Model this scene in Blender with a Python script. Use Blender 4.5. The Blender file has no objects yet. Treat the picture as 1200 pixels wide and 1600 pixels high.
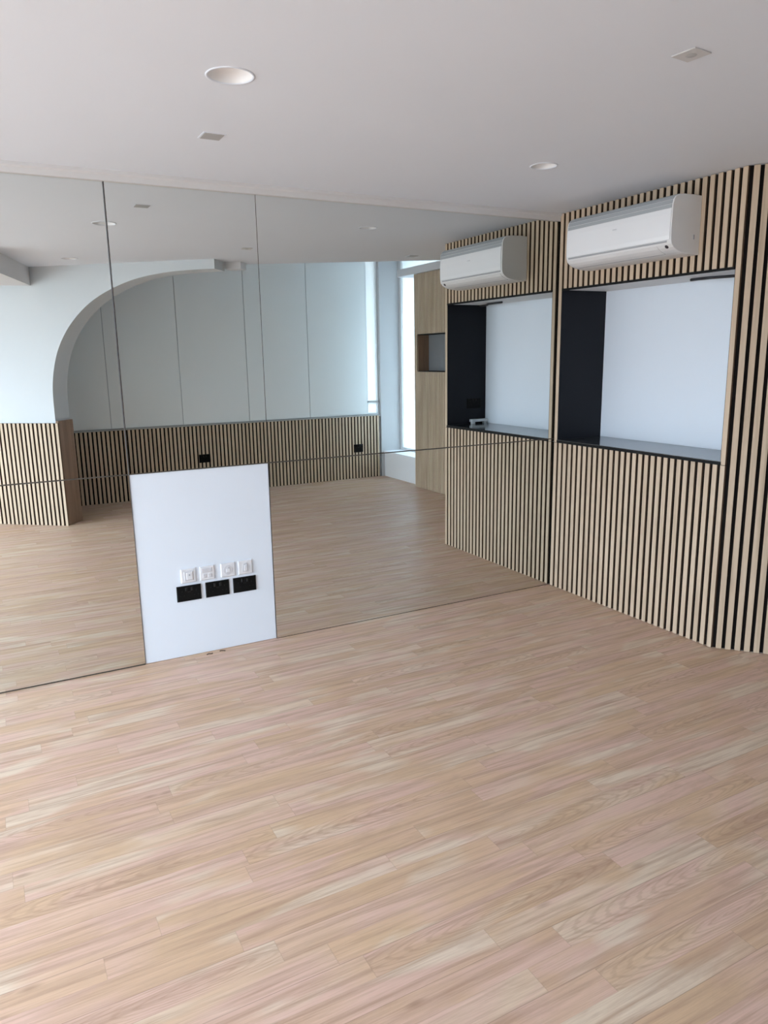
import bpy, bmesh, math
from mathutils import Vector, Matrix
from mathutils.geometry import tessellate_polygon

S = bpy.context.scene
COL = S.collection
# ------------------------------------------------------------------ frame
# Origin: floor corner where the mirror wall (y = 0) meets the slatted wall (x = 0).
# x runs along the mirror (room at x < 0), y into the mirror (room at y < 0), z up.
H = 2.6            # dropped ceiling
HU = 3.02          # upper ceiling over the window zone

# ------------------------------------------------------------------ materials
def new_mat(name):
    m = bpy.data.materials.new(name); m.use_nodes = True
    nt = m.node_tree; b = nt.nodes['Principled BSDF']
    return m, nt, b

def plain(name, col, rough=0.5, spec=0.5, metal=0.0, noise=0.0, scale=6.0, coat=0.0, bump=0.0):
    m, nt, b = new_mat(name)
    b.inputs['Base Color'].default_value = (*col, 1)
    b.inputs['Roughness'].default_value = rough
    b.inputs['Metallic'].default_value = metal
    b.inputs['Specular IOR Level'].default_value = spec
    b.inputs['Coat Weight'].default_value = coat
    if noise or bump:
        tc = nt.nodes.new('ShaderNodeTexCoord')
        n = nt.nodes.new('ShaderNodeTexNoise'); n.inputs['Scale'].default_value = scale
        n.inputs['Detail'].default_value = 4
        nt.links.new(tc.outputs['Object'], n.inputs['Vector'])
        if noise:
            mx = nt.nodes.new('ShaderNodeMix'); mx.data_type = 'RGBA'
            mx.inputs[6].default_value = (*[c * (1 - noise) for c in col], 1)
            mx.inputs[7].default_value = (*[min(1, c * (1 + noise)) for c in col], 1)
            nt.links.new(n.outputs['Fac'], mx.inputs[0])
            nt.links.new(mx.outputs[2], b.inputs['Base Color'])
        if bump:
            bp = nt.nodes.new('ShaderNodeBump'); bp.inputs['Strength'].default_value = bump
            bp.inputs['Distance'].default_value = 0.002
            nt.links.new(n.outputs['Fac'], bp.inputs['Height'])
            nt.links.new(bp.outputs['Normal'], b.inputs['Normal'])
    return m

class NT:
    """tiny node-graph helper"""
    def __init__(s, nt): s.nt = nt
    def val(s, x, sock):
        if isinstance(x, (int, float)): sock.default_value = x
        elif isinstance(x, tuple): sock.default_value = x
        else: s.nt.links.new(x, sock)
    def math(s, op, a, b=0.0, c=None):
        n = s.nt.nodes.new('ShaderNodeMath'); n.operation = op
        s.val(a, n.inputs[0]); s.val(b, n.inputs[1])
        if c is not None: s.val(c, n.inputs[2])
        return n.outputs[0]
    def comb(s, x, y, z):
        n = s.nt.nodes.new('ShaderNodeCombineXYZ')
        for v, k in zip((x, y, z), n.inputs): s.val(v, k)
        return n.outputs[0]
    def noise(s, vec, scale, detail=3, rough=0.5, dist=0.0):
        n = s.nt.nodes.new('ShaderNodeTexNoise'); s.val(vec, n.inputs['Vector'])
        n.inputs['Scale'].default_value = scale; n.inputs['Detail'].default_value = detail
        n.inputs['Roughness'].default_value = rough; n.inputs['Distortion'].default_value = dist
        return n.outputs['Fac']
    def white(s, vec):
        n = s.nt.nodes.new('ShaderNodeTexWhiteNoise'); n.noise_dimensions = '3D'
        s.val(vec, n.inputs['Vector']); return n.outputs['Value']
    def ramp(s, fac, stops, interp='LINEAR'):
        n = s.nt.nodes.new('ShaderNodeValToRGB'); s.val(fac, n.inputs[0])
        r = n.color_ramp; r.interpolation = interp
        while len(r.elements) < len(stops): r.elements.new(0.5)
        for e, (p, c) in zip(r.elements, stops):
            e.position = p; e.color = (*c, 1) if len(c) == 3 else c
        return n.outputs[0]
    def mix(s, fac, a, b, mode='MIX'):
        n = s.nt.nodes.new('ShaderNodeMix'); n.data_type = 'RGBA'; n.blend_type = mode
        s.val(fac, n.inputs[0])
        for v, k in ((a, 6), (b, 7)):
            if isinstance(v, tuple) and len(v) == 3: v = (*v, 1)
            s.val(v, n.inputs[k])
        return n.outputs[2]
    def mapr(s, v, a, b, c, d):
        n = s.nt.nodes.new('ShaderNodeMapRange'); s.val(v, n.inputs[0])
        for k, x in zip((1, 2, 3, 4), (a, b, c, d)): n.inputs[k].default_value = x
        return n.outputs[0]

def floor_mat():
    m, nt, b = new_mat('oak_vinyl_planks'); g = NT(nt)
    tc = nt.nodes.new('ShaderNodeTexCoord'); sp = nt.nodes.new('ShaderNodeSeparateXYZ')
    nt.links.new(tc.outputs['Object'], sp.inputs[0]); x, y = sp.outputs[0], sp.outputs[1]
    W = 0.0889
    yy = g.math('DIVIDE', g.math('ADD', y, 0.847 + 20 * W), W)
    row = g.math('FLOOR', yy); fy = g.math('FRACT', yy)
    off = g.math('MULTIPLY', g.white(g.comb(row, 3.7, 1.3)), 5.0)
    xx = g.math('ADD', g.math('DIVIDE', x, 0.92), off)
    col = g.math('FLOOR', xx); fx = g.math('FRACT', xx)
    r1 = g.white(g.comb(row, col, 0.5)); r2 = g.white(g.comb(row, col, 7.5)); r3 = g.white(g.comb(row, col, 11.5))
    # per-plank shifted coordinates
    px = g.math('ADD', x, g.math('MULTIPLY', r1, 37.0)); py = g.math('ADD', y, g.math('MULTIPLY', r2, 23.0))
    base = g.ramp(r1, [(0.0, (0.640, 0.438, 0.305)), (0.3, (0.690, 0.475, 0.325)), (0.55, (0.695, 0.478, 0.352)),
                       (0.75, (0.710, 0.520, 0.372)), (0.92, (0.745, 0.580, 0.440)), (1.0, (0.705, 0.475, 0.365))])
    # long grain streaks, blotches and colour drift inside each strip
    streak = g.noise(g.comb(g.math('MULTIPLY', px, 1.5), g.math('MULTIPLY', py, 34.0), 0.0), 1.0, 6, 0.68, 0.35)
    line = g.noise(g.comb(g.math('MULTIPLY', px, 2.6), g.math('MULTIPLY', py, 85.0), 4.0), 1.0, 4, 0.6, 0.2)
    fine = g.noise(g.comb(g.math('MULTIPLY', px, 7.0), g.math('MULTIPLY', py, 230.0), 2.0), 1.0, 3, 0.6)
    blot = g.noise(g.comb(g.math('MULTIPLY', px, 3.0), g.math('MULTIPLY', py, 11.0), 5.0), 1.0, 4, 0.6, 0.8)
    tint = g.noise(g.comb(g.math('MULTIPLY', px, 2.0), g.math('MULTIPLY', py, 6.0), 9.0), 1.0, 2, 0.5, 0.5)
    pale = g.noise(g.comb(g.math('MULTIPLY', px, 1.6), g.math('MULTIPLY', py, 5.0), 13.0), 1.0, 2, 0.5, 0.5)
    c = g.mix(g.mapr(tint, 0.48, 0.60, 0.0, 0.85), base, (0.720, 0.490, 0.405))
    c = g.mix(g.mapr(tint, 0.34, 0.46, 0.85, 0.0), c, (0.655, 0.455, 0.290))
    c = g.mix(g.mapr(pale, 0.55, 0.64, 0.0, 0.85), c, (0.760, 0.630, 0.490))
    c = g.mix(g.mapr(streak, 0.46, 0.70, 0.0, 0.85), c, (0.430, 0.275, 0.190))
    c = g.mix(g.mapr(line, 0.54, 0.72, 0.0, 0.42), c, (0.400, 0.250, 0.170))
    c = g.mix(g.mapr(streak, 0.26, 0.40, 0.45, 0.0), c, (0.810, 0.640, 0.490))
    c = g.mix(g.mapr(blot, 0.55, 0.72, 0.0, 0.50), c, (0.500, 0.335, 0.235))
    c = g.mix(g.mapr(fine, 0.35, 0.65, 0.18, 0.0), c, (0.390, 0.245, 0.165))
    # cathedral figure on some strips
    wv = nt.nodes.new('ShaderNodeTexWave'); wv.wave_type = 'RINGS'; wv.rings_direction = 'Z'
    nt.links.new(g.comb(g.math('MULTIPLY', g.math('SUBTRACT', fx, g.math('MULTIPLY', r2, 1.0)), 1.3),
                        g.math('MULTIPLY', g.math('SUBTRACT', fy, 0.5), 1.1), 0.0), wv.inputs['Vector'])
    wv.inputs['Scale'].default_value = 3.4; wv.inputs['Distortion'].default_value = 3.4
    wv.inputs['Detail'].default_value = 3; wv.inputs['Detail Scale'].default_value = 2.0
    fig = g.math('MULTIPLY', g.math('GREATER_THAN', r3, 0.84), g.mapr(wv.outputs['Fac'], 0.55, 0.95, 0.0, 0.26))
    c = g.mix(fig, c, (0.360, 0.215, 0.135))
    # small knots
    vo = nt.nodes.new('ShaderNodeTexVoronoi'); vo.inputs['Scale'].default_value = 1.0
    nt.links.new(g.comb(g.math('MULTIPLY', px, 3.2), g.math('MULTIPLY', py, 9.0), 0.0), vo.inputs['Vector'])
    sel = g.math('GREATER_THAN', r2, 0.72)
    kn = g.math('MULTIPLY', g.mapr(vo.outputs['Distance'], 0.03, 0.13, 0.5, 0.0), sel)
    c = g.mix(kn, c, (0.30, 0.19, 0.13))
    # seams: faint between strips, stronger every second (plank edge), and plank ends
    e1 = g.math('MINIMUM', fy, g.math('SUBTRACT', 1.0, fy))
    seam = g.mapr(e1, 0.0, 0.022, 0.10, 0.0)
    y2 = g.math('FRACT', g.math('DIVIDE', g.math('ADD', y, 0.847 + 20 * W), 2 * W))
    e2 = g.math('MINIMUM', y2, g.math('SUBTRACT', 1.0, y2))
    seam2 = g.mapr(e2, 0.0, 0.012, 0.5, 0.0)
    ex = g.math('MINIMUM', fx, g.math('SUBTRACT', 1.0, fx))
    seam3 = g.mapr(ex, 0.0, 0.0025, 0.2, 0.0)
    sm = g.math('MAXIMUM', g.math('MAXIMUM', seam, seam2), seam3)
    c = g.mix(sm, c, (0.20, 0.12, 0.085))
    nt.links.new(c, b.inputs['Base Color'])
    rg = g.mapr(streak, 0.3, 0.7, 0.34, 0.46); nt.links.new(rg, b.inputs['Roughness'])
    b.inputs['Specular IOR Level'].default_value = 0.32
    bp = nt.nodes.new('ShaderNodeBump'); bp.inputs['Strength'].default_value = 0.18; bp.inputs['Distance'].default_value = 0.001
    nt.links.new(g.math('SUBTRACT', fine, sm), bp.inputs['Height']); nt.links.new(bp.outputs['Normal'], b.inputs['Normal'])
    return m

def wood_mat(name, c0, c1, c2, rough=0.5, stretch=(34.0, 34.0, 1.3)):
    m, nt, b = new_mat(name); g = NT(nt)
    tc = nt.nodes.new('ShaderNodeTexCoord'); sp = nt.nodes.new('ShaderNodeSeparateXYZ')
    nt.links.new(tc.outputs['Object'], sp.inputs[0])
    v = g.comb(*[g.math('MULTIPLY', sp.outputs[i], stretch[i]) for i in range(3)])
    n1 = g.noise(v, 1.0, 4, 0.6, 0.3)
    v2 = g.comb(*[g.math('MULTIPLY', sp.outputs[i], stretch[i] * 7) for i in range(3)])
    n2 = g.noise(v2, 1.0, 3, 0.6)
    c = g.ramp(n1, [(0.3, c0), (0.5, c1), (0.72, c2)])
    c = g.mix(g.mapr(n2, 0.35, 0.6, 0.25, 0.0), c, c0)
    nt.links.new(c, b.inputs['Base Color']); b.inputs['Roughness'].default_value = rough
    b.inputs['Specular IOR Level'].default_value = 0.35
    return m

def glass_mat(name, tint=(0.96, 0.98, 0.98)):
    m = bpy.data.materials.new(name); m.use_nodes = True; nt = m.node_tree
    nt.nodes.clear(); o = nt.nodes.new('ShaderNodeOutputMaterial')
    t = nt.nodes.new('ShaderNodeBsdfTransparent'); t.inputs[0].default_value = (*tint, 1)
    gl = nt.nodes.new('ShaderNodeBsdfGlossy'); gl.inputs['Roughness'].default_value = 0.0
    mx = nt.nodes.new('ShaderNodeMixShader'); mx.inputs[0].default_value = 0.08
    nt.links.new(t.outputs[0], mx.inputs[1]); nt.links.new(gl.outputs[0], mx.inputs[2])
    nt.links.new(mx.outputs[0], o.inputs[0])
    return m

def frosted_mat(name, col):
    m = bpy.data.materials.new(name); m.use_nodes = True; nt = m.node_tree
    nt.nodes.clear(); o = nt.nodes.new('ShaderNodeOutputMaterial')
    t = nt.nodes.new('ShaderNodeBsdfTranslucent'); t.inputs[0].default_value = (*col, 1)
    d = nt.nodes.new('ShaderNodeBsdfDiffuse'); d.inputs[0].default_value = (0.5, 0.52, 0.53, 1)
    mx = nt.nodes.new('ShaderNodeMixShader'); mx.inputs[0].default_value = 0.08
    nt.links.new(t.outputs[0], mx.inputs[1]); nt.links.new(d.outputs[0], mx.inputs[2])
    nt.links.new(mx.outputs[0], o.inputs[0])
    return m

M = {}
M['frosted'] = frosted_mat('frosted_window_film', (0.50, 0.545, 0.56))
M['floor'] = floor_mat()
M['ceil'] = plain('ceiling_paint', (0.765, 0.80, 0.865), 0.85, 0.3, noise=0.015, scale=2.0)
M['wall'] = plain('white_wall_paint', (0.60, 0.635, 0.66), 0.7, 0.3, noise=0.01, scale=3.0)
M['kneewhite'] = plain('light_lifted_white', (0.90, 0.92, 0.94), 0.6, 0.3, noise=0.008, scale=3.0)  # board white raised to stand in for light missing on the knee wall
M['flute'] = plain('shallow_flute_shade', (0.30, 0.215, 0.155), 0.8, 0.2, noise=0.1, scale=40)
M['pillar'] = plain('pale_grey_paint', (0.50, 0.495, 0.50), 0.6, 0.3, noise=0.01, scale=3.0)
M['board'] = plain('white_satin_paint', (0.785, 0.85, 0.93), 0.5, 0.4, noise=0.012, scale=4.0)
M['trim'] = plain('trim_paint', (0.68, 0.675, 0.68), 0.6, 0.4)
M['oak'] = wood_mat('oak_slat_veneer', (0.465, 0.355, 0.250), (0.600, 0.467, 0.338), (0.660, 0.527, 0.390))
M['core'] = plain('dark_core_board', (0.13, 0.085, 0.056), 0.8, 0.2, noise=0.15, scale=40)
M['felt'] = plain('black_felt', (0.012, 0.010, 0.009), 0.95, 0.1, noise=0.3, scale=200)
M['brown'] = wood_mat('brown_edge_board', (0.20, 0.125, 0.08), (0.27, 0.17, 0.11), (0.32, 0.205, 0.135), 0.5, (20, 20, 1.0))
M['mirror'] = None
mm, nt, b = new_mat('silvered_mirror')
b.inputs['Base Color'].default_value = (0.80, 0.828, 0.815, 1); b.inputs['Metallic'].default_value = 1.0
b.inputs['Roughness'].default_value = 0.0
M['mirror'] = mm
M['mirror_edge'] = plain('mirror_edge', (0.07, 0.06, 0.05), 0.5)
M['blackpanel'] = plain('navy_black_laminate', (0.009, 0.010, 0.015), 0.45, 0.2)
M['stone'] = plain('black_stone', (0.035, 0.037, 0.04), 0.12, 0.5, noise=0.4, scale=60)
M['stone'].node_tree.nodes['Principled BSDF'].inputs['IOR'].default_value = 2.4
M['blacktrim'] = plain('black_edge_trim', (0.008, 0.008, 0.008), 0.6, 0.2)
M['soffit'] = plain('grey_soffit', (0.78, 0.78, 0.78), 0.6, 0.4)
M['acwhite'] = plain('ivory_plastic', (0.79, 0.785, 0.785), 0.42, 0.5)
M['acpanel'] = plain('white_gloss_plastic', (0.86, 0.87, 0.89), 0.25, 0.5)
M['acgrille'] = plain('grey_white_plastic', (0.40, 0.425, 0.445), 0.5, 0.4)
M['acdark'] = plain('dark_plastic', (0.03, 0.025, 0.035), 0.4)
M['acmark'] = plain('faint_grey_mark', (0.62, 0.63, 0.66), 0.5)
M['acgrey'] = plain('grey_mark', (0.42, 0.43, 0.46), 0.5)
M['sockwhite'] = plain('white_bakelite', (0.76, 0.765, 0.79), 0.35, 0.5)
M['sockgrey'] = plain('grey_bakelite', (0.63, 0.63, 0.66), 0.4, 0.5)
M['sockblack'] = plain('black_bakelite', (0.006, 0.006, 0.006), 0.5, 0.12)
M['sockdark'] = plain('dark_grey_bakelite', (0.018, 0.018, 0.018), 0.5, 0.15)
M['glasspanel'] = plain('back_painted_glass', (0.80, 0.83, 0.825), 0.06, 0.5)
M['greytrim'] = plain('grey_sealant', (0.36, 0.37, 0.365), 0.6)
M['pane'] = glass_mat('window_glass')
M['frame'] = plain('white_window_frame', (0.75, 0.76, 0.77), 0.4, 0.5)
M['lamp'] = plain('white_lamp_reflector', (0.84, 0.84, 0.85), 0.35, 0.5)
M['plate'] = plain('grey_cover_plate', (0.42, 0.42, 0.42), 0.5)
M['plate_pale'] = plain('pale_cover_plate', (0.60, 0.59, 0.59), 0.5)
M['silver'] = plain('brushed_white_metal', (0.72, 0.76, 0.78), 0.35, 0.5, metal=0.2)
M['cable'] = plain('black_cable_sheath', (0.02, 0.02, 0.025), 0.5)
M['nichegrey'] = plain('grey_laminate', (0.24, 0.25, 0.265), 0.45)
M['shaft'] = plain('dark_scrap', (0.12, 0.08, 0.055), 0.8)

# ------------------------------------------------------------------ mesh helpers
def link(o): COL.objects.link(o); return o

def make(name, bm, mats, parent=None, smooth=False, bevel=0.0, segs=2):
    me = bpy.data.meshes.new(name)
    bmesh.ops.recalc_face_normals(bm, faces=bm.faces)
    if parent is not None:
        bmesh.ops.translate(bm, verts=bm.verts, vec=-wloc(parent))
    bm.to_mesh(me); bm.free()
    for k in (mats if isinstance(mats, (list, tuple)) else [mats]): me.materials.append(M[k])
    if smooth:
        for p in me.polygons: p.use_smooth = True
    o = link(bpy.data.objects.new(name, me))
    if parent is not None: o.parent = parent
    if bevel:
        md = o.modifiers.new('bevel', 'BEVEL'); md.width = bevel; md.segments = segs; md.limit_method = 'ANGLE'
    return o

def wloc(o):
    v = Vector((0, 0, 0))
    while o is not None: v = v + o.location; o = o.parent
    return v

def tag(o, label=None, cat=None, group=None, kind=None):
    if label: o['label'] = label
    if cat: o['category'] = cat
    if group: o['group'] = group
    if kind: o['kind'] = kind
    return o

def thing(name, loc, label, cat, group=None):
    o = link(bpy.data.objects.new(name, None)); o.location = loc; o.empty_display_size = 0.1
    return tag(o, label, cat, group)

def struct(name, bm, mats, label=None, cat=None, parent=None, **kw):
    o = make(name, bm, mats, parent, **kw)
    if parent is None: tag(o, label, cat, None, 'structure')
    return o

class Fr:
    """local frame: origin o (x,y), unit s along the wall, unit t out of the wall face"""
    def __init__(s, o, sd, td):
        s.o = Vector((o[0], o[1], 0)); s.s = Vector((sd[0], sd[1], 0)).normalized(); s.t = Vector((td[0], td[1], 0)).normalized()
    def P(s, a, b, z): return s.o + s.s * a + s.t * b + Vector((0, 0, z))

def box(bm, x0, x1, y0, y1, z0, z1, mi=0, fr=None):
    f = fr.P if fr else (lambda a, b, c: Vector((a, b, c)))
    v = [bm.verts.new(f(x, y, z)) for z in (z0, z1) for y in (y0, y1) for x in (x0, x1)]
    for q in ((0, 2, 3, 1), (4, 5, 7, 6), (0, 1, 5, 4), (2, 6, 7, 3), (0, 4, 6, 2), (1, 3, 7, 5)):
        fc = bm.faces.new([v[i] for i in q]); fc.material_index = mi

def prism(bm, prof, to3, a0, a1, mi=0, caps=True):
    """extrude closed 2-D profile between a0 and a1; to3(p, a) -> Vector"""
    r0 = [bm.verts.new(to3(p, a0)) for p in prof]; r1 = [bm.verts.new(to3(p, a1)) for p in prof]
    n = len(prof)
    for i in range(n):
        bm.faces.new((r0[i], r0[(i + 1) % n], r1[(i + 1) % n], r1[i])).material_index = mi
    if caps:
        for tri in tessellate_polygon([[Vector((p[0], p[1], 0)) for p in prof]]):
            bm.faces.new([r0[i] for i in tri]).material_index = mi
            bm.faces.new([r1[i] for i in reversed(tri)]).material_index = mi

def lathe(bm, c, prof, n=48, mi=0):
    rings = []
    for r, z in prof:
        if r < 1e-6: rings.append([bm.verts.new((c[0], c[1], c[2] + z))])
        else: rings.append([bm.verts.new((c[0] + r * math.cos(2 * math.pi * k / n), c[1] + r * math.sin(2 * math.pi * k / n), c[2] + z)) for k in range(n)])
    for A, B in zip(rings, rings[1:]):
        for k in range(n):
            q = [A[k % len(A)], A[(k + 1) % len(A)], B[(k + 1) % len(B)], B[k % len(B)]]
            u = []
            for v in q:
                if v not in u: u.append(v)
            if len(u) > 2: bm.faces.new(u).material_index = mi

def tube(bm, pts, r, n=8, mi=0):
    rings = []
    for i, p in enumerate(pts):
        d = (Vector(pts[min(i + 1, len(pts) - 1)]) - Vector(pts[max(i - 1, 0)])).normalized()
        u = d.orthogonal().normalized() if i == 0 else (u - d * u.dot(d)).normalized()
        w = d.cross(u)
        rings.append([bm.verts.new(Vector(p) + u * r * math.cos(2 * math.pi * k / n) + w * r * math.sin(2 * math.pi * k / n)) for k in range(n)])
    for A, B in zip(rings, rings[1:]):
        for k in range(n): bm.faces.new((A[k], A[(k + 1) % n], B[(k + 1) % n], B[k]))
    bm.faces.new(rings[0]); bm.faces.new(rings[-1])

def disc(bm, fr, a, z, r, t0, t1, n=20, mi=0):
    """short cylinder standing out of a wall"""
    r0 = [bm.verts.new(fr.P(a + r * math.cos(2 * math.pi * k / n), t0, z + r * math.sin(2 * math.pi * k / n))) for k in range(n)]
    r1 = [bm.verts.new(fr.P(a + r * math.cos(2 * math.pi * k / n), t1, z + r * math.sin(2 * math.pi * k / n))) for k in range(n)]
    for k in range(n): bm.faces.new((r0[k], r0[(k + 1) % n], r1[(k + 1) % n], r1[k])).material_index = mi
    bm.faces.new(r1).material_index = mi; bm.faces.new(r0).material_index = mi

def B(*boxes, fr=None):
    bm = bmesh.new()
    for bx in boxes: box(bm, *bx, fr=fr)
    return bm

PITCH, SW, SD = 0.0490, 0.030, 0.014

def slat(bm, fr, a, z0, z1, w=SW, d=SD, mi=0):
    """one slat with eased front arrises; front face on t = 0"""
    e = 0.0018
    prof = [(a, -d), (a, -e), (a + e, 0), (a + w - e, 0), (a + w, -e), (a + w, -d)]
    r0 = [bm.verts.new(fr.P(p[0], p[1], z0)) for p in prof]; r1 = [bm.verts.new(fr.P(p[0], p[1], z1)) for p in prof]
    for i in range(6):       # sides are dark core board, the front and its eased edges are oak veneer
        bm.faces.new((r0[i], r0[(i + 1) % 6], r1[(i + 1) % 6], r1[i])).material_index = 2 if i in (0, 4) else mi
    bm.faces.new(r0).material_index = 2; bm.faces.new(r1).material_index = 2

# wall frames: s runs away from the mirror, t out of the wall into the room
FR_R = Fr((0, 0), (0, -1), (-1, 0))                              # slatted wall at the corner
EX, EY = 0.0, -1.418
GX, GY = 0.643, -0.7659
FR_A = Fr((EX, EY), (GX, GY), (GY, -GX))                          # angled slat wall
FR_M = Fr((0, 0), (-1, 0), (0, -1))                              # mirror wall, s runs left
FR_F = Fr((1.32, -5.2), (-1, 0), (0, 1))                         # far wall, s runs left
FR_N = Fr((1.31, -2.972), (0, -1), (-1, 0))                      # partition with the small niche
AR0 = (-3.569, -4.628)
FR_D = Fr(AR0, (0.7806, 0.6250), (-0.6250, 0.7806))               # diagonal arch wall

# ------------------------------------------------------------------ setting
XL = -7.2
struct('floor', B((-7.5, 2.6, -8.2, 0.3, -0.1, 0.0)), 'floor', 'oak-look vinyl plank floor laid parallel to the mirror', 'floor')

# dropped ceiling: one sheet with round cut-outs for the downlights
LIGHTS = [((-2.703, -1.484), 0.076, 'round recessed white downlight nearest the camera, above the white board'),
          ((-0.950, -0.974), 0.064, 'round recessed white downlight in front of the nearer air conditioner'),
          ((-2.74, -3.43), 0.070, 'small round white downlight near the arch, seen only in the mirror')]
outer = [(XL, 0.0), (2.0, 0.0), (2.0, -1.55), (0.70, -2.282), (-2.4, -4.04), (-2.6, -4.0), (XL, -7.70)]
bm = bmesh.new()
def loop(pts, z):
    vs = [bm.verts.new((p[0], p[1], z)) for p in pts]
    return [bm.edges.new((vs[i], vs[(i + 1) % len(vs)])) for i in range(len(vs))]
eds = loop(outer, H)
for (cx, cy), r, _ in LIGHTS:
    eds += loop([(cx + r * math.cos(2 * math.pi * k / 40), cy + r * math.sin(2 * math.pi * k / 40)) for k in range(40)], H)
bmesh.ops.triangle_fill(bm, edges=eds, use_beauty=True)
# edge fascia up to the upper ceiling
for a, c in ((2, 3), (3, 4), (4, 5), (5, 6)):
    p, q = outer[a], outer[c]
    bm.faces.new([bm.verts.new((p[0], p[1], H)), bm.verts.new((q[0], q[1], H)), bm.verts.new((q[0], q[1], HU)), bm.verts.new((p[0], p[1], HU))])
struct('ceiling', bm, 'ceil', 'flat white dropped ceiling', 'ceiling')
struct('ceiling_upper', B((-7.5, 2.6, -8.2, 0.3, HU, HU + 0.12)), 'ceil', 'white upper ceiling over the window side', 'ceiling')

# mirror wall substrate + white cornice
struct('wall_back', B((-7.5, 2.6, 0.0125, 0.25, 0, HU)), 'board', 'white wall behind the mirror panels', 'wall')
bm = bmesh.new()
prism(bm, [(0, 2.552), (0, 2.6), (0.03, 2.6), (0.03, 2.585), (0.02, 2.578), (0.016, 2.552)],
      lambda p, a: FR_M.P(a, p[0], p[1]), 0.002, 7.18)
prism(bm, [(-0.012, 2.552), (-0.012, 2.6), (0, 2.6), (0, 2.552)], lambda p, a: FR_M.P(a, p[0], p[1]), -0.012, 7.18)
struct('trim_1', bm, 'trim', 'narrow white cornice above the mirror', 'cornice')

# right wall body with the opening
struct('wall_right', B((0.0175, 0.55, -1.40, 0.0125, 0, 1.058), (0.0175, 0.55, -1.40, 0.0125, 2.112, HU),
                       (0.43, 0.55, -1.40, 0.0125, 1.058, 2.112)), 'wall',
       'wall body behind the oak slats', 'wall')
bm = bmesh.new()
box(bm, 0.03, 2.12, -0.05, -0.0175, 0, H + 0.02, fr=FR_A)
struct('wall_angle', bm, 'wall', 'angled wall body behind the slats', 'wall')
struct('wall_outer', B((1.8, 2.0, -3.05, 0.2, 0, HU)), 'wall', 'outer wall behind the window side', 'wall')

# far wall (behind the camera, seen in the mirror)
struct('wall_far', B((-4.05, 1.155, -5.42, -5.235, 0, HU), (1.155, 1.352, -5.42, -5.235, 0, 0.86)),
       'wall', 'white far wall seen in the mirror', 'wall')
struct('wall_pillar', B((1.352, 1.9, -5.42, -5.20, 0, HU)), 'pillar', 'greyish white pillar between the two far windows', 'pillar')
# window 3 : narrow slot at the end of the far wall
bm = B((1.157, 1.18, -5.33, -5.26, 0.88, HU - 0.02), (1.33, 1.350, -5.33, -5.26, 0.88, HU - 0.02), (1.18, 1.33, -5.33, -5.26, 1.045, 1.072), (1.18, 1.33, -5.33, -5.26, 0.88, 0.90))
w3 = struct('window_3', bm, 'frame', 'narrow full height window at the end of the far wall', 'window')
struct('window_pane', B((1.18, 1.33, -5.30, -5.294, 0.90, HU - 0.02)), 'frosted', parent=w3)
struct('window_latch', B((1.150, 1.34, -5.258, -5.235, 1.05, 1.075)), 'greytrim', parent=w3)

# window 2 : glazing beside the recess
WX = 1.66
bm = B((WX, WX + 0.06, -5.2, -5.14, 0.36, HU), (WX, WX + 0.06, -3.06, -3.0, 0.36, HU), (WX, WX + 0.06, -5.14, -3.06, 0.34, 0.40),
       (WX, WX + 0.06, -5.14, -3.06, HU - 0.05, HU))
w2 = struct('window_2', bm, 'frame', 'tall window beside the white knee wall', 'window')
struct('window_pane', B((WX + 0.025, WX + 0.031, -5.14, -3.06, 0.40, HU - 0.05)), 'frosted', parent=w2)
struct('wall_knee', B((1.40, 1.9, -5.2, -4.215, 0, 0.335), (1.62, 1.9, -4.215, -3.0, 0, 0.335)), 'kneewhite', 'low white knee wall under the window', 'wall')
struct('trim_2', B((1.385, 1.66, -5.198, -4.215, 0.335, 0.362)), 'kneewhite', 'white sill board on the knee wall', 'sill')

# left window wall (lights the room)
WY0, WY1, WZ0, WZ1 = -5.3, -0.15, 0.30, 2.36
struct('wall_left', B((XL - 0.2, XL, -8.2, WY0, 0, HU), (XL - 0.2, XL, WY1, 0.25, 0, HU), (XL - 0.2, XL, WY0, WY1, 0, WZ0), (XL - 0.2, XL, WY0, WY1, WZ1, HU)),
       'wall', 'white window wall left of the camera', 'wall')
bm = bmesh.new()
for k in range(5):
    yc = WY0 + 0.03 + (WY1 - WY0 - 0.06) * k / 4
    box(bm, XL - 0.13, XL - 0.06, yc - 0.03, yc + 0.03, WZ0, WZ1)
for zc in (WZ0 + 0.03, WZ1 - 0.03): box(bm, XL - 0.13, XL - 0.06, WY0, WY1, zc - 0.03, zc + 0.03)
w1 = struct('window_1', bm, 'frame', 'wide shopfront window on the left', 'window')
struct('window_pane', B((XL - 0.1, XL - 0.094, WY0, WY1, WZ0, WZ1)), 'pane', parent=w1)

# diagonal arch wall
TH = 0.245
curve = [(0.775, 0.0), (0.775, 1.2)]
knots = [(0.775, 1.20), (0.784, 1.42), (0.822, 1.62), (0.893, 1.81), (1.0, 1.98), (1.14, 2.13), (1.32, 2.265), (1.55, 2.375), (1.8, 2.452), (2.08, 2.495), (2.35, 2.510), (2.60, 2.512)]
def cr(p0, p1, p2, p3, t):
    return tuple(0.5 * (2 * b_ + (c_ - a_) * t + (2 * a_ - 5 * b_ + 4 * c_ - d_) * t * t + (3 * b_ - a_ - 3 * c_ + d_) * t ** 3) for a_, b_, c_, d_ in zip(p0, p1, p2, p3))
for i in range(len(knots) - 1):
    k = lambda j: knots[max(0, min(len(knots) - 1, j))]
    for t in range(1, 7): curve.append(cr(k(i - 1), k(i), k(i + 1), k(i + 2), t / 6))
prof = [(-4.72, 0.0)] + curve + [(2.60, H + 0.02), (-4.72, H + 0.02)]
bm = bmesh.new()
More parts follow.
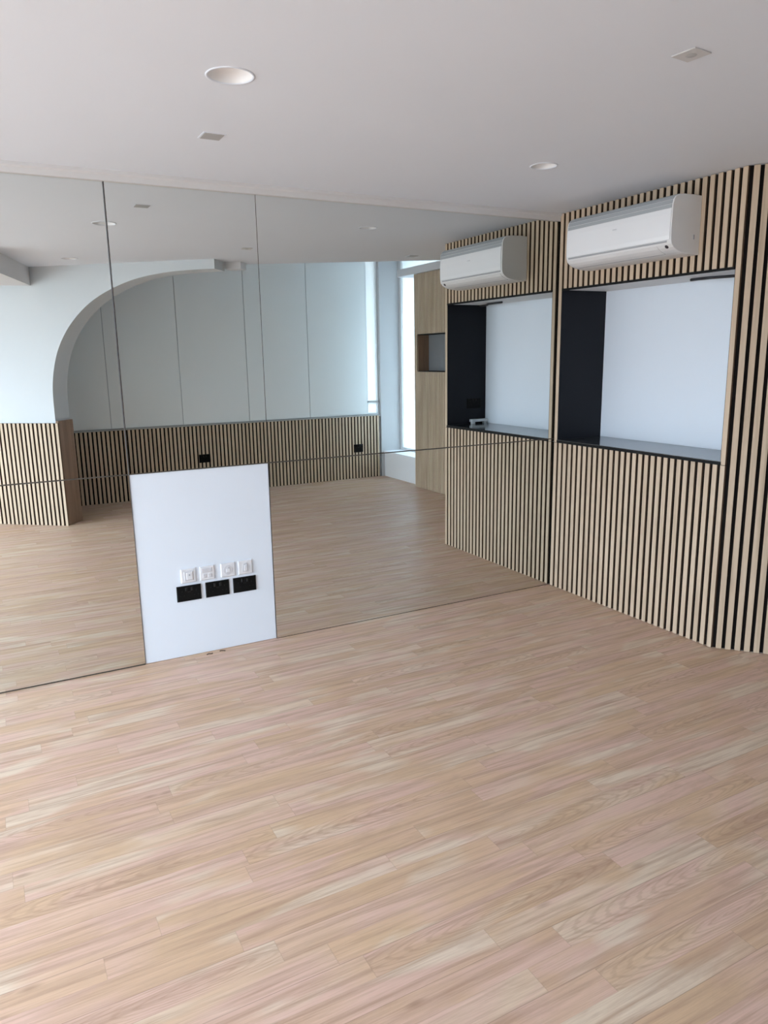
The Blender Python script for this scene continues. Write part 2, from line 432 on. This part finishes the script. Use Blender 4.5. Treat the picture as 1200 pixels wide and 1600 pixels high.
prism(bm, prof, lambda p, a: FR_D.P(p[0], a, p[1]), -0.022, -0.022 - TH)
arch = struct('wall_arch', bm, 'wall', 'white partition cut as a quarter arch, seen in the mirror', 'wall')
# downstand behind the end of the arch
struct('trim_3', B((2.60, 2.76, -0.42, -0.28, 2.535, H), fr=FR_D), 'trim', 'small white downstand at the ceiling edge', 'trim')
# beam under the ceiling at the left
bd = Vector((-0.26, 0.965)).normalized()
FR_B = Fr((-3.05, -4.185), bd, (bd.y, -bd.x))
struct('trim_4', B((-0.05, 1.35, -0.5, 0.0, 2.425, H), fr=FR_B), 'trim', 'boxed beam below the ceiling by the arch', 'beam')

# ------------------------------------------------------------------ mirror panels
S1, S2, ZS, ZT = 2.911, 2.130, 1.086, 2.5515
def mirror(label, a0, a1, z0, z1):
    t = thing('mirror_panel', (-(a0 + a1) / 2, 0.0, z0), label, 'mirror', 'wall mirror panels')
    bm = bmesh.new(); box(bm, max(a0, -0.0115), a1 + (0.0022 if a0 < S1 and z0 > 0.5 else 0.0), -0.0118, -0.0003, z0 - 0.0065 if z0 > 0.5 else 0.0008, z1, fr=FR_M)
    make('backing_edge', bm, 'mirror_edge', t)
    bm = bmesh.new()
    vs = [bm.verts.new(FR_M.P(a, 0.0, z)) for a, z in ((a0, z0), (a1, z0), (a1, z1), (a0, z1))]
    bm.faces.new(vs)
    make('mirror_face', bm, 'mirror', t)
mirror('tall upper mirror panel at the right, reflecting the air conditioner', -0.012, S2 - 0.0015, ZS + 0.0042, ZT)
mirror('narrow upper mirror panel directly above the white socket board', S2 + 0.0015, S1 - 0.004, ZS + 0.0042, ZT)
mirror('upper mirror panel left of the dark vertical seam, reflecting the arch column', S1 + 0.004, 7.18, ZS + 0.0042, ZT)
mirror('lower mirror panel right of the white socket board', -0.012, S2 - 0.0015, 0.004, ZS - 0.003)
mirror('lower mirror panel left of the white socket board', S1 + 0.001, 7.18, 0.008, ZS - 0.003)

# white board filling the gap in the lower row
bm = bmesh.new(); box(bm, S2 + 0.002, S1 - 0.003, -0.0124, -0.006, 0.003, ZS - 0.001, fr=FR_M)
tag(make('wall_board', bm, 'board', bevel=0.0008), 'white painted wall board between the lower mirrors, carrying the sockets', 'wall board')
FR_P = Fr((0, 0.006), (-1, 0), (0, -1))

# ------------------------------------------------------------------ sockets
def plate(bm, fr, a, z, w, h, d, mi=0, t0=0.0):
    e = min(0.004, d * 0.6)
    r0 = [bm.verts.new(fr.P(a + sx * w / 2, t0, z + sz * h / 2)) for sx, sz in ((-1, -1), (1, -1), (1, 1), (-1, 1))]
    r1 = [bm.verts.new(fr.P(a + sx * w / 2, t0 + d - e, z + sz * h / 2)) for sx, sz in ((-1, -1), (1, -1), (1, 1), (-1, 1))]
    r2 = [bm.verts.new(fr.P(a + sx * (w / 2 - e), t0 + d, z + sz * (h / 2 - e))) for sx, sz in ((-1, -1), (1, -1), (1, 1), (-1, 1))]
    for A, Bq in ((r0, r1), (r1, r2)):
        for k in range(4): bm.faces.new((A[k], A[(k + 1) % 4], Bq[(k + 1) % 4], Bq[k])).material_index = mi
    bm.faces.new(r2).material_index = mi; bm.faces.new(r0).material_index = mi

def double_socket(fr, a, z, label, group=None, w=0.138, h=0.090, flip=1):
    t = thing('double_socket', fr.P(a, 0, z), label, 'socket', group)
    bm = bmesh.new(); plate(bm, fr, a, z, w, h, 0.010)
    make('face_plate', bm, 'sockblack', t)
    for sx in (-1, 1):
        bm = bmesh.new(); plate(bm, fr, a + sx * 0.016, z + 0.026, 0.013, 0.020, 0.0045, t0=0.0102)
        make('rocker_switch', bm, 'sockdark', t)
        c = a + sx * 0.040
        for (u0, u1, v0, v1) in ((-0.0022, 0.0022, 0.010, 0.019), (-0.014, -0.0075, -0.014, -0.0095), (0.0075, 0.014, -0.014, -0.0095)):
            bm = bmesh.new(); box(bm, c + u0, c + u1, 0.0102, 0.0112, z + v0, z + v1, fr=fr)
            make('pin_hole', bm, 'sockdark', t)
    bm = bmesh.new(); box(bm, a - 0.009, a + 0.009, 0.0102, 0.0108, z + 0.006, z + 0.012, fr=fr)
    make('rating_mark', bm, 'sockdark', t)
    return t

g = 'black double sockets on the white board'
zz = 0.378
for a, lab in ((2.640, 'black double power socket on the white board, leftmost of the lower row'),
               (2.475, 'black double power socket on the white board, middle of the lower row'),
               (2.312, 'black double power socket on the white board, rightmost of the lower row')):
    double_socket(FR_P, a, zz, lab, g)

def white_outlet(a, z, label, style):
    fr = FR_P
    t = thing('wall_outlet', fr.P(a, 0, z), label, 'outlet', 'white single outlets on the white board')
    bm = bmesh.new(); plate(bm, fr, a, z, 0.084, 0.082, 0.011); make('face_plate', bm, 'sockwhite', t)
    bm = bmesh.new()
    if style == 0:            # square insert with a dark coaxial hole
        plate(bm, fr, a, z, 0.052, 0.054, 0.004, t0=0.0111); make('insert', bm, 'sockgrey', t)
        bm = bmesh.new(); plate(bm, fr, a - 0.004, z, 0.034, 0.042, 0.003, t0=0.0151); make('rocker', bm, 'sockwhite', t)
        bm = bmesh.new(); disc(bm, fr, a - 0.003, z + 0.006, 0.005, 0.0181, 0.0195); make('coaxial_hole', bm, 'acgrey', t)
    elif style == 1:          # label window over two shutters
        plate(bm, fr, a + 0.004, z + 0.018, 0.060, 0.024, 0.003, t0=0.0111); make('label_window', bm, 'sockgrey', t)
        for sx in (-1, 1):
            bm = bmesh.new(); plate(bm, fr, a + sx * 0.015, z - 0.014, 0.019, 0.022, 0.003, t0=0.0111); make('shutter', bm, 'sockgrey', t)
    elif style == 2:          # round insert with a diamond shutter
        disc(bm, fr, a, z, 0.027, 0.0111, 0.0135, 28); make('round_insert', bm, 'sockgrey', t)
        bm = bmesh.new(); plate(bm, fr, a, z - 0.002, 0.024, 0.024, 0.003, t0=0.0136); make('shutter', bm, 'sockwhite', t)
        bm = bmesh.new(); disc(bm, fr, a - 0.004, z + 0.012, 0.004, 0.0136, 0.0150, 12); make('screw', bm, 'acgrey', t)
    else:                     # telephone outlet with slanted cover
        bm2 = bmesh.new(); prism(bm2, [(-0.022, -0.025), (0.018, -0.025), (0.024, 0.004), (0.006, 0.027), (-0.012, 0.022)],
                                 lambda p, d: fr.P(a - p[0], d, z + p[1]), 0.0111, 0.0138)
        make('insert', bm2, 'sockgrey', t); bm.free()
        bm = bmesh.new(); plate(bm, fr, a - 0.0, z - 0.002, 0.018, 0.034, 0.003, t0=0.0139); make('cover_flap', bm, 'sockwhite', t)
for a, st, lab in ((2.637, 0, 'white single outlet with a dark round hole, leftmost of the upper row'),
                   (2.530, 1, 'white single outlet with a label strip across its top, second from left'),
                   (2.408, 2, 'white single outlet with a round insert, third from left'),
                   (2.304, 3, 'white single outlet with a slanted insert, rightmost of the upper row')):
    white_outlet(a, 0.4815, lab, st)

# scraps on the floor under the board
for (x, y, rz, lab) in ((-2.556, -0.035, 0.3, 'small dark scrap on the floor below the white board, the left one'),
                        (-2.478, -0.028, -0.5, 'small dark scrap on the floor below the white board, the right one')):
    bm = bmesh.new()
    tube(bm, [(x - 0.018 * math.cos(rz), y - 0.012 * math.sin(rz), 0.003), (x - 0.005, y + 0.004, 0.005), (x + 0.010, y - 0.003, 0.004), (x + 0.018 * math.cos(rz), y + 0.012 * math.sin(rz), 0.003)], 0.003, 6)
    tag(make('wood_scrap', bm, 'shaft'), lab, 'scrap', 'dark scraps under the board')

# ------------------------------------------------------------------ slat cladding
def cladding(name, label, fr, a0, n, z0, z1, group=None, extra=None, skip=None, back0=None, back1=None, backs=None, cuts=None, pitch=PITCH, sw=SW, mats=('oak', 'felt', 'core')):
    """one panel: black felt + slats; cuts: (a_lo, a_hi, z_lo, z_hi) openings"""
    bm = bmesh.new()
    b0 = a0 if back0 is None else back0; b1 = a0 + n * pitch if back1 is None else back1
    def spans(lo, hi, za, zb):
        sp = [(za, zb)]
        for (ca, cb, cz0, cz1) in (cuts or []):
            if hi > ca and lo < cb:
                ns = []
                for (u, v) in sp:
                    if cz0 > u: ns.append((u, min(v, cz0)))
                    if cz1 < v: ns.append((max(u, cz1), v))
                    if cz1 <= u or cz0 >= v: ns.append((u, v))
                sp = [q for q in ns if q[1] - q[0] > 1e-4]
        return sp
    for (u, v, p, q) in (backs or [(b0, b1, z0, z1)]): box(bm, u, v, -SD - 0.0025, -SD, p, q, 1, fr)
    for k in range(n):
        a = a0 + k * pitch
        for (u, v) in spans(a, a + sw, z0, z1): slat(bm, fr, a, u, v, w=sw)
    if extra: extra(bm)
    o = make(name, bm, list(mats))
    return tag(o, label, 'slat panel', group)

A0 = 0.016
ZL, ZN0, ZN1 = 1.062, 1.084, 2.104
cladding('slat_cladding', 'lower oak slat panel beneath the white recess at the mirror corner', FR_R, A0, 29, 0.002, ZL, back0=-0.012, back1=1.418)
aL = A0 + 28 * PITCH
def jambs(bm):
    slat(bm, FR_R, A0, ZL + 0.003, 2.597); slat(bm, FR_R, aL, ZL + 0.003, 2.597)
cl = cladding('slat_cladding', 'upper oak slat panel above the white recess, with the air conditioner on it', FR_R, A0 + PITCH, 27, ZN1 + 0.008, 2.597,
              extra=jambs, backs=[(-0.012, 1.418, ZN1 + 0.004, 2.597), (-0.012, A0 + SW, ZL + 0.003, ZN1 + 0.004), (aL, 1.418, ZL + 0.003, ZN1 + 0.004)])
cladding('slat_cladding', 'oak slat panel on the angled wall at the right edge', FR_A, 0.027, 40, 0.002, 2.597, back0=0.0, back1=2.04)
# niche partition
NA0, NA1, NZ0, NZ1 = 0.32, 1.123, 1.497, 1.938
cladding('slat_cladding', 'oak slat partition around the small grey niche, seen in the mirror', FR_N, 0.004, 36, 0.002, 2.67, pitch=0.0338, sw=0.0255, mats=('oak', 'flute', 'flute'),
         backs=[(0.0, NA0, 0.002, 2.67), (NA1, 1.222, 0.002, 2.67), (NA0, NA1, 0.002, NZ0), (NA0, NA1, NZ1, 2.67)], cuts=[(NA0, NA1, NZ0, NZ1)])
struct('wall_niche', B((0.0, NA0 - 0.012, -0.30, -0.0168, 0, 2.67), (NA1 + 0.012, 1.222, -0.30, -0.0168, 0, 2.67), (NA0 - 0.012, NA1 + 0.012, -0.30, -0.0168, 0, NZ0 - 0.012),
                       (NA0 - 0.012, NA1 + 0.012, -0.30, -0.0168, NZ1 + 0.012, 2.67), (NA0 - 0.012, NA1 + 0.012, -0.30, -0.17, NZ0 - 0.012, NZ1 + 0.012), fr=FR_N), 'wall',
       'partition body behind the niche', 'wall')
t = thing('small_niche', FR_N.P((NA0 + NA1) / 2, 0, NZ0), 'small square niche lined in grey in the oak partition, seen in the mirror', 'niche')
bm = bmesh.new(); box(bm, NA0, NA1, -0.168, -0.160, NZ0, NZ1, fr=FR_N); make('back_panel', bm, 'nichegrey', t)
for a in (NA0 - 0.006, NA1 - 0.004):
    bm = bmesh.new(); box(bm, a, a + 0.010, -0.158, -0.002, NZ0, NZ1, fr=FR_N); make('side_panel', bm, 'brown', t)
for z in (NZ0 - 0.010, NZ1):
    bm = bmesh.new(); box(bm, NA0 - 0.006, NA1 + 0.006, -0.160, 0.002, z, z + 0.010, fr=FR_N); make('shelf_board', bm, 'blacktrim', t)
# white box pelmet above the partition
struct('trim_5', B((-0.05, 1.60, -0.30, 0.02, 2.675, 2.765), fr=FR_N), 'trim', 'white boxed rail on top of the oak partition', 'rail')

# far wainscot with its cap
cladding('slat_wainscot', 'long dark oak slat wainscot below the glossy glass panels', FR_F, 0.004, 100, 0.002, 0.868, back0=0.0, back1=5.0)
tag(make('wainscot_cap', B((-0.002, 5.0, -0.034, 0.006, 0.870, 0.888), fr=FR_F), 'greytrim', bevel=0.002), 'thin grey cap along the top of the far wainscot', 'cap rail')
double_socket(FR_F, 1.32 - 0.982, 0.428, 'black double socket at the right end of the far wainscot, seen in the mirror', 'black sockets on the far wainscot', 0.140, 0.112)
double_socket(FR_F, 1.32 + 1.188, 0.455, 'black double socket on the far wainscot just above the white board in the photo', 'black sockets on the far wainscot', 0.145, 0.105)

# back painted glass panels
edges = [1.150, 0.282, -0.565, -1.420, -2.272, -3.125, -3.85]
labs = ['glossy pale glass wall panel rightmost in the mirror, next to the narrow window', 'glossy pale glass wall panel second from right in the mirror',
        'glossy pale glass wall panel third from right, below the tip of the arch', 'glossy pale glass wall panel under the curve of the arch',
        'glossy pale glass wall panel beside the arch column', 'glossy pale glass wall panel hidden mostly behind the arch column']
for k in range(6):
    bm = B((edges[k + 1] + 0.004, edges[k] - 0.004, -5.234, -5.220, 0.892, HU - 0.06))
    tag(make('glass_panel', bm, 'glasspanel', bevel=0.002), labs[k], 'glass panel', 'glossy glass panels on the far wall')
struct('trim_6', B((-4.0, 1.15, -5.2345, -5.218, HU - 0.056, HU)), 'greytrim', 'grey head rail of the glass panels', 'rail')

# arch column wainscot
WT = 1.072
def endb(bm): pass
bm = bmesh.new()
n = 66; aE = 0.81
a0c = aE - n * PITCH
box(bm, -4.64, aE - 0.004, -SD - 0.0075, -SD, 0.002, WT, 1, FR_D)
k = 0
a = aE - SW
while a > -4.6:
    slat(bm, FR_D, a, 0.002, WT); a -= PITCH
tag(make('slat_wainscot', bm, ['oak', 'felt', 'core']), 'pale oak slat wainscot on the front of the arch column', 'slat panel')
bm = bmesh.new(); box(bm, 0.7755, 0.806, -0.022 - TH - 0.004, -0.0215, 0.002, WT + 0.02, 0, FR_D)
tag(make('edge_board', bm, 'brown', bevel=0.002), 'plain brown board on the inner side of the arch column', 'board')

# ------------------------------------------------------------------ white recess in the right wall
t = thing('display_recess', (0.0, -0.72, ZL), 'white backed recess with black sides and stone ledge in the slat wall', 'recess')
ya, yb = -(A0 + SW + 0.006), -(aL - 0.004)
DB = 0.405
make('back_panel', B((DB, DB + 0.018, yb, ya, ZN0, ZN1)), 'board', t)
make('side_panel', B((0.004, DB, ya, ya + 0.018, ZN0, ZN1)), 'blackpanel', t)
make('side_panel', B((0.004, DB, yb - 0.018, yb, ZN0, ZN1)), 'blackpanel', t)
make('soffit', B((0.010, DB + 0.018, yb - 0.018, ya + 0.018, ZN1, ZN1 + 0.006)), 'soffit', t)
make('top_trim', B((-0.003, 0.0095, yb, ya, ZN1 - 0.006, ZN1 + 0.0075)), 'blacktrim', t)
lg = make('ledge', B((0.0, DB + 0.018, yb - 0.012, ya + 0.012, ZL + 0.003, ZN0 - 0.0005)), 'stone', t, bevel=0.002)
make('ledge_edge', B((-0.004, -0.0002, yb - 0.004, ya + 0.004, ZL + 0.001, ZN0 - 0.004)), 'blacktrim', t)

# cable on the soffit
bm = bmesh.new()
tube(bm, [(0.226, -0.92, ZN1 - 0.009), (0.212, -1.0, ZN1 - 0.010), (0.203, -1.08, ZN1 - 0.012), (0.235, -1.14, ZN1 - 0.012), (0.285, -1.20, ZN1 - 0.010), (0.32, -1.28, ZN1 - 0.009), (0.33, -1.37, ZN1 - 0.009)], 0.008, 8)
tag(make('black_cable', bm, 'cable', smooth=True), 'loose black cable running along the underside of the recess top', 'cable')
# white metal bracket lying on the ledge
t = thing('metal_bracket', (0.32, yb + 0.03, ZN0), 'small white metal bracket on the stone ledge in the recess corner, seen in the mirror', 'bracket')
make('channel', B((0.225, 0.400, yb + 0.012, yb + 0.052, ZN0 + 0.016, ZN0 + 0.040)), 'silver', t, bevel=0.003)
make('foot', B((0.235, 0.265, yb + 0.018, yb + 0.046, ZN0, ZN0 + 0.016)), 'silver', t)
make('foot', B((0.360, 0.390, yb + 0.018, yb + 0.046, ZN0, ZN0 + 0.016)), 'silver', t)
# black socket on the near side of the recess
FR_S = Fr((0, yb), (1, 0), (0, 1))
double_socket(FR_S, 0.278, 1.262, 'black double socket on the black side of the recess, seen in the mirror', None, 0.146, 0.086)

# ------------------------------------------------------------------ air conditioner
Y0, Y1 = -1.150, -0.332
t = thing('air_conditioner', (0.0, (Y0 + Y1) / 2, 2.19), 'white wall mounted split air conditioner above the recess', 'air conditioner')
body = [(0.001, 2.198), (0.001, 2.503), (0.06, 2.505), (0.140, 2.503), (0.178, 2.4975), (0.199, 2.488), (0.2115, 2.471), (0.2180, 2.448), (0.2192, 2.428),
        (0.2205, 2.395), (0.222, 2.34), (0.2215, 2.285), (0.2195, 2.262), (0.213, 2.246), (0.199, 2.231), (0.177, 2.2185), (0.150, 2.2095), (0.110, 2.202), (0.06, 2.198)]
ac3 = lambda p, y: Vector((-p[0], y, p[1]))
bm = bmesh.new(); prism(bm, body, ac3, Y0, Y1)
make('body', bm, 'acwhite', t, bevel=0.003, segs=2)
bm = bmesh.new()
prism(bm, [(0.217, 2.4265), (0.2222, 2.4265), (0.2252, 2.40), (0.2265, 2.35), (0.2262, 2.29), (0.2235, 2.268), (0.217, 2.268)], ac3, Y0 + 0.007, Y1 - 0.010)
make('front_panel', bm, 'acpanel', t, bevel=0.0012)
bm = bmesh.new()
for (p0, p1) in (((0.160, 2.5005), (0.176, 2.4980)), ((0.180, 2.4970), (0.198, 2.4888)), ((0.2000, 2.4870), (0.2112, 2.4722)), ((0.2120, 2.4695), (0.2178, 2.4495)), ((0.2182, 2.4470), (0.2191, 2.4285))):
    dx, dz = p1[0] - p0[0], p1[1] - p0[1]; L = math.hypot(dx, dz); nx, nz = -dz / L * 0.002, dx / L * 0.002
    nx, nz = abs(nx), abs(nz)
    prism(bm, [p0, p1, (p1[0] + nx, p1[1] + nz), (p0[0] + nx, p0[1] + nz)], ac3, Y0 + 0.008, Y1 - 0.010)
make('intake_grille', bm, 'acgrille', t)
bm = bmesh.new()
prism(bm, [(0.2145, 2.2455), (0.2005, 2.2292), (0.178, 2.2165), (0.150, 2.2070), (0.149, 2.2100), (0.177, 2.2195), (0.199, 2.232), (0.2125, 2.2475)], ac3, Y0 + 0.10, Y1 - 0.03)
make('louvre_flap', bm, 'acwhite', t)
bm = bmesh.new()
prism(bm, [(0.2190, 2.2655), (0.2222, 2.2655), (0.2212, 2.2595), (0.2170, 2.2560)], ac3, Y0 + 0.03, Y1 - 0.02)
make('air_slot', bm, 'acgrey', t)
bm = bmesh.new(); prism(bm, [(0.1495, 2.2068), (0.1475, 2.2100), (0.1440, 2.2090), (0.1450, 2.2050)], ac3, Y0 + 0.10, Y1 - 0.03); make('lower_slot', bm, 'acgrey', t)
bm = bmesh.new(); box(bm, -0.2272, -0.2258, -0.757, -0.726, 2.3725, 2.3785); make('maker_mark', bm, 'acmark', t)
bm = bmesh.new()
lathe(bm, (0, 0, 0), [(0.0, 0.002), (0.009, 0.002), (0.011, 0.0), (0.011, -0.004)], 20)
bmesh.ops.transform(bm, matrix=Matrix.Translation((-0.2035, -1.108, 2.2345)) @ Matrix.Rotation(math.radians(-132), 4, 'Y'), verts=bm.verts)
make('receiver_eye', bm, 'acdark', t)
bm = bmesh.new(); box(bm, -0.052, -0.043, Y0 - 0.002, Y0 + 0.001, 2.276, 2.300); make('side_clip', bm, 'acgrey', t)

# ------------------------------------------------------------------ ceiling fittings
for (cx, cy), r, lab in LIGHTS:
    t = thing('downlight', (cx, cy, H), lab, 'ceiling light', 'recessed white downlights')
    bm = bmesh.new(); lathe(bm, (cx, cy, H), [(r + 0.006, 0.0005), (r + 0.005, -0.003), (r - 0.002, -0.003), (r - 0.003, 0.002)]); make('trim_ring', bm, 'ceil', t, smooth=True)
    bm = bmesh.new(); lathe(bm, (cx, cy, H), [(r - 0.003, 0.001), (r * 0.9, 0.014), (r * 0.72, 0.028), (r * 0.45, 0.037), (0.0, 0.040)]); make('reflector_bowl', bm, 'lamp', t, smooth=True)
def cplate(x, y, w, rz, mat, lab, dot):
    t = thing('ceiling_plate', (x, y, H), lab, 'cover plate')
    fr = Fr((x, y), (math.cos(rz), math.sin(rz)), (-math.sin(rz), math.cos(rz)))
    bm = bmesh.new(); box(bm, -w / 2, w / 2, -w / 2, w / 2, H - 0.004, H - 0.0003, fr=fr); make('plate', bm, mat, t, bevel=0.001)
    if dot:
        bm = bmesh.new(); lathe(bm, (x, y, H - 0.0042), [(w * 0.2, 0), (w * 0.17, -0.0015), (0.0, -0.002)], 24); make('sensor_dome', bm, dot, t, smooth=True)
    else:
        bm = bmesh.new(); box(bm, -w / 2 - 0.006, w / 2 + 0.006, -w / 2 - 0.006, w / 2 + 0.006, H - 0.002, H - 0.0002, fr=fr); make('plate_rim', bm, 'ceil', t)
cplate(-2.577, -0.792, 0.084, 0.0, 'plate', 'square grey cover plate on the ceiling near the mirror cornice', None)
cplate(-1.447, -2.275, 0.085, 0.1, 'plate_pale', 'pale square cover plate with a small dome at the upper right of the ceiling', 'plate')
cplate(0.13, -2.20, 0.085, 0.0, 'plate', 'square grey cover plate near the ceiling edge, seen only in the mirror', None)

# ------------------------------------------------------------------ light: overcast sky through the windows
w = bpy.data.worlds.new('sky'); S.world = w; w.use_nodes = True
nt = w.node_tree; bg = nt.nodes['Background']
tc = nt.nodes.new('ShaderNodeTexCoord'); sp = nt.nodes.new('ShaderNodeSeparateXYZ'); rp = nt.nodes.new('ShaderNodeValToRGB')
nt.links.new(tc.outputs['Generated'], sp.inputs[0])
mp = nt.nodes.new('ShaderNodeMapRange'); mp.inputs[1].default_value = -1.0; mp.inputs[2].default_value = 1.0
nt.links.new(sp.outputs[2], mp.inputs[0]); nt.links.new(mp.outputs[0], rp.inputs[0])
cr_ = rp.color_ramp
while len(cr_.elements) < 5: cr_.elements.new(0.5)
# unseen ground added below the horizon, toned for ceiling light, overcast sky growing brighter towards the zenith
for e, (p_, c_) in zip(cr_.elements, ((0.0, (0.20, 0.205, 0.21)), (0.46, (0.20, 0.21, 0.22)), (0.51, (0.42, 0.475, 0.55)), (0.75, (0.68, 0.79, 0.94)), (1.0, (0.80, 0.92, 1.05)))):
    e.position = p_; e.color = (*c_, 1)
nt.links.new(rp.outputs[0], bg.inputs['Color'])
bg.inputs['Strength'].default_value = 16.0
def portal(name, loc, rot, sx, sy):
    l = bpy.data.lights.new(name, 'AREA'); l.shape = 'RECTANGLE'; l.size = sx; l.size_y = sy; l.cycles.is_portal = True
    o = link(bpy.data.objects.new(name, l)); o.location = loc; o.rotation_euler = rot
portal('window_portal', (XL - 0.15, (WY0 + WY1) / 2, (WZ0 + WZ1) / 2), (0, math.radians(-90), 0), WZ1 - WZ0, WY1 - WY0)
portal('recess_portal', (WX + 0.1, -4.1, 1.68), (0, math.radians(90), 0), 2.6, 2.1)

# ------------------------------------------------------------------ camera
cam = bpy.data.cameras.new('camera'); co = link(bpy.data.objects.new('camera', cam)); S.camera = co
cam.sensor_fit = 'VERTICAL'; cam.sensor_height = 24.0; cam.lens = 1151.687 / 1600 * 24.0
cam.clip_start = 0.02
R_ = Vector((0.882643, -0.46974, -0.016902)); U_ = Vector((0.111532, 0.174366, 0.978344)); F_ = Vector((0.45662, 0.865414, -0.206294))
mw = Matrix.Identity(4)
for i in range(3): mw[i][0] = R_[i]; mw[i][1] = U_[i]; mw[i][2] = -F_[i]
mw[0][3], mw[1][3], mw[2][3] = -3.528922, -4.086461, 1.681283
co.matrix_world = mw

# ------------------------------------------------------------------ view
S.view_settings.view_transform = 'Standard'; S.view_settings.look = 'None'
S.view_settings.gamma = 1.0; S.view_settings.use_curve_mapping = False
S.view_settings.exposure = 0.80
cy = S.cycles
cy.max_bounces = 14; cy.diffuse_bounces = 6; cy.glossy_bounces = 8; cy.transmission_bounces = 8; cy.transparent_max_bounces = 8
cy.use_denoising = True
cy.caustics_reflective = True
cy.sample_clamp_indirect = 8.0
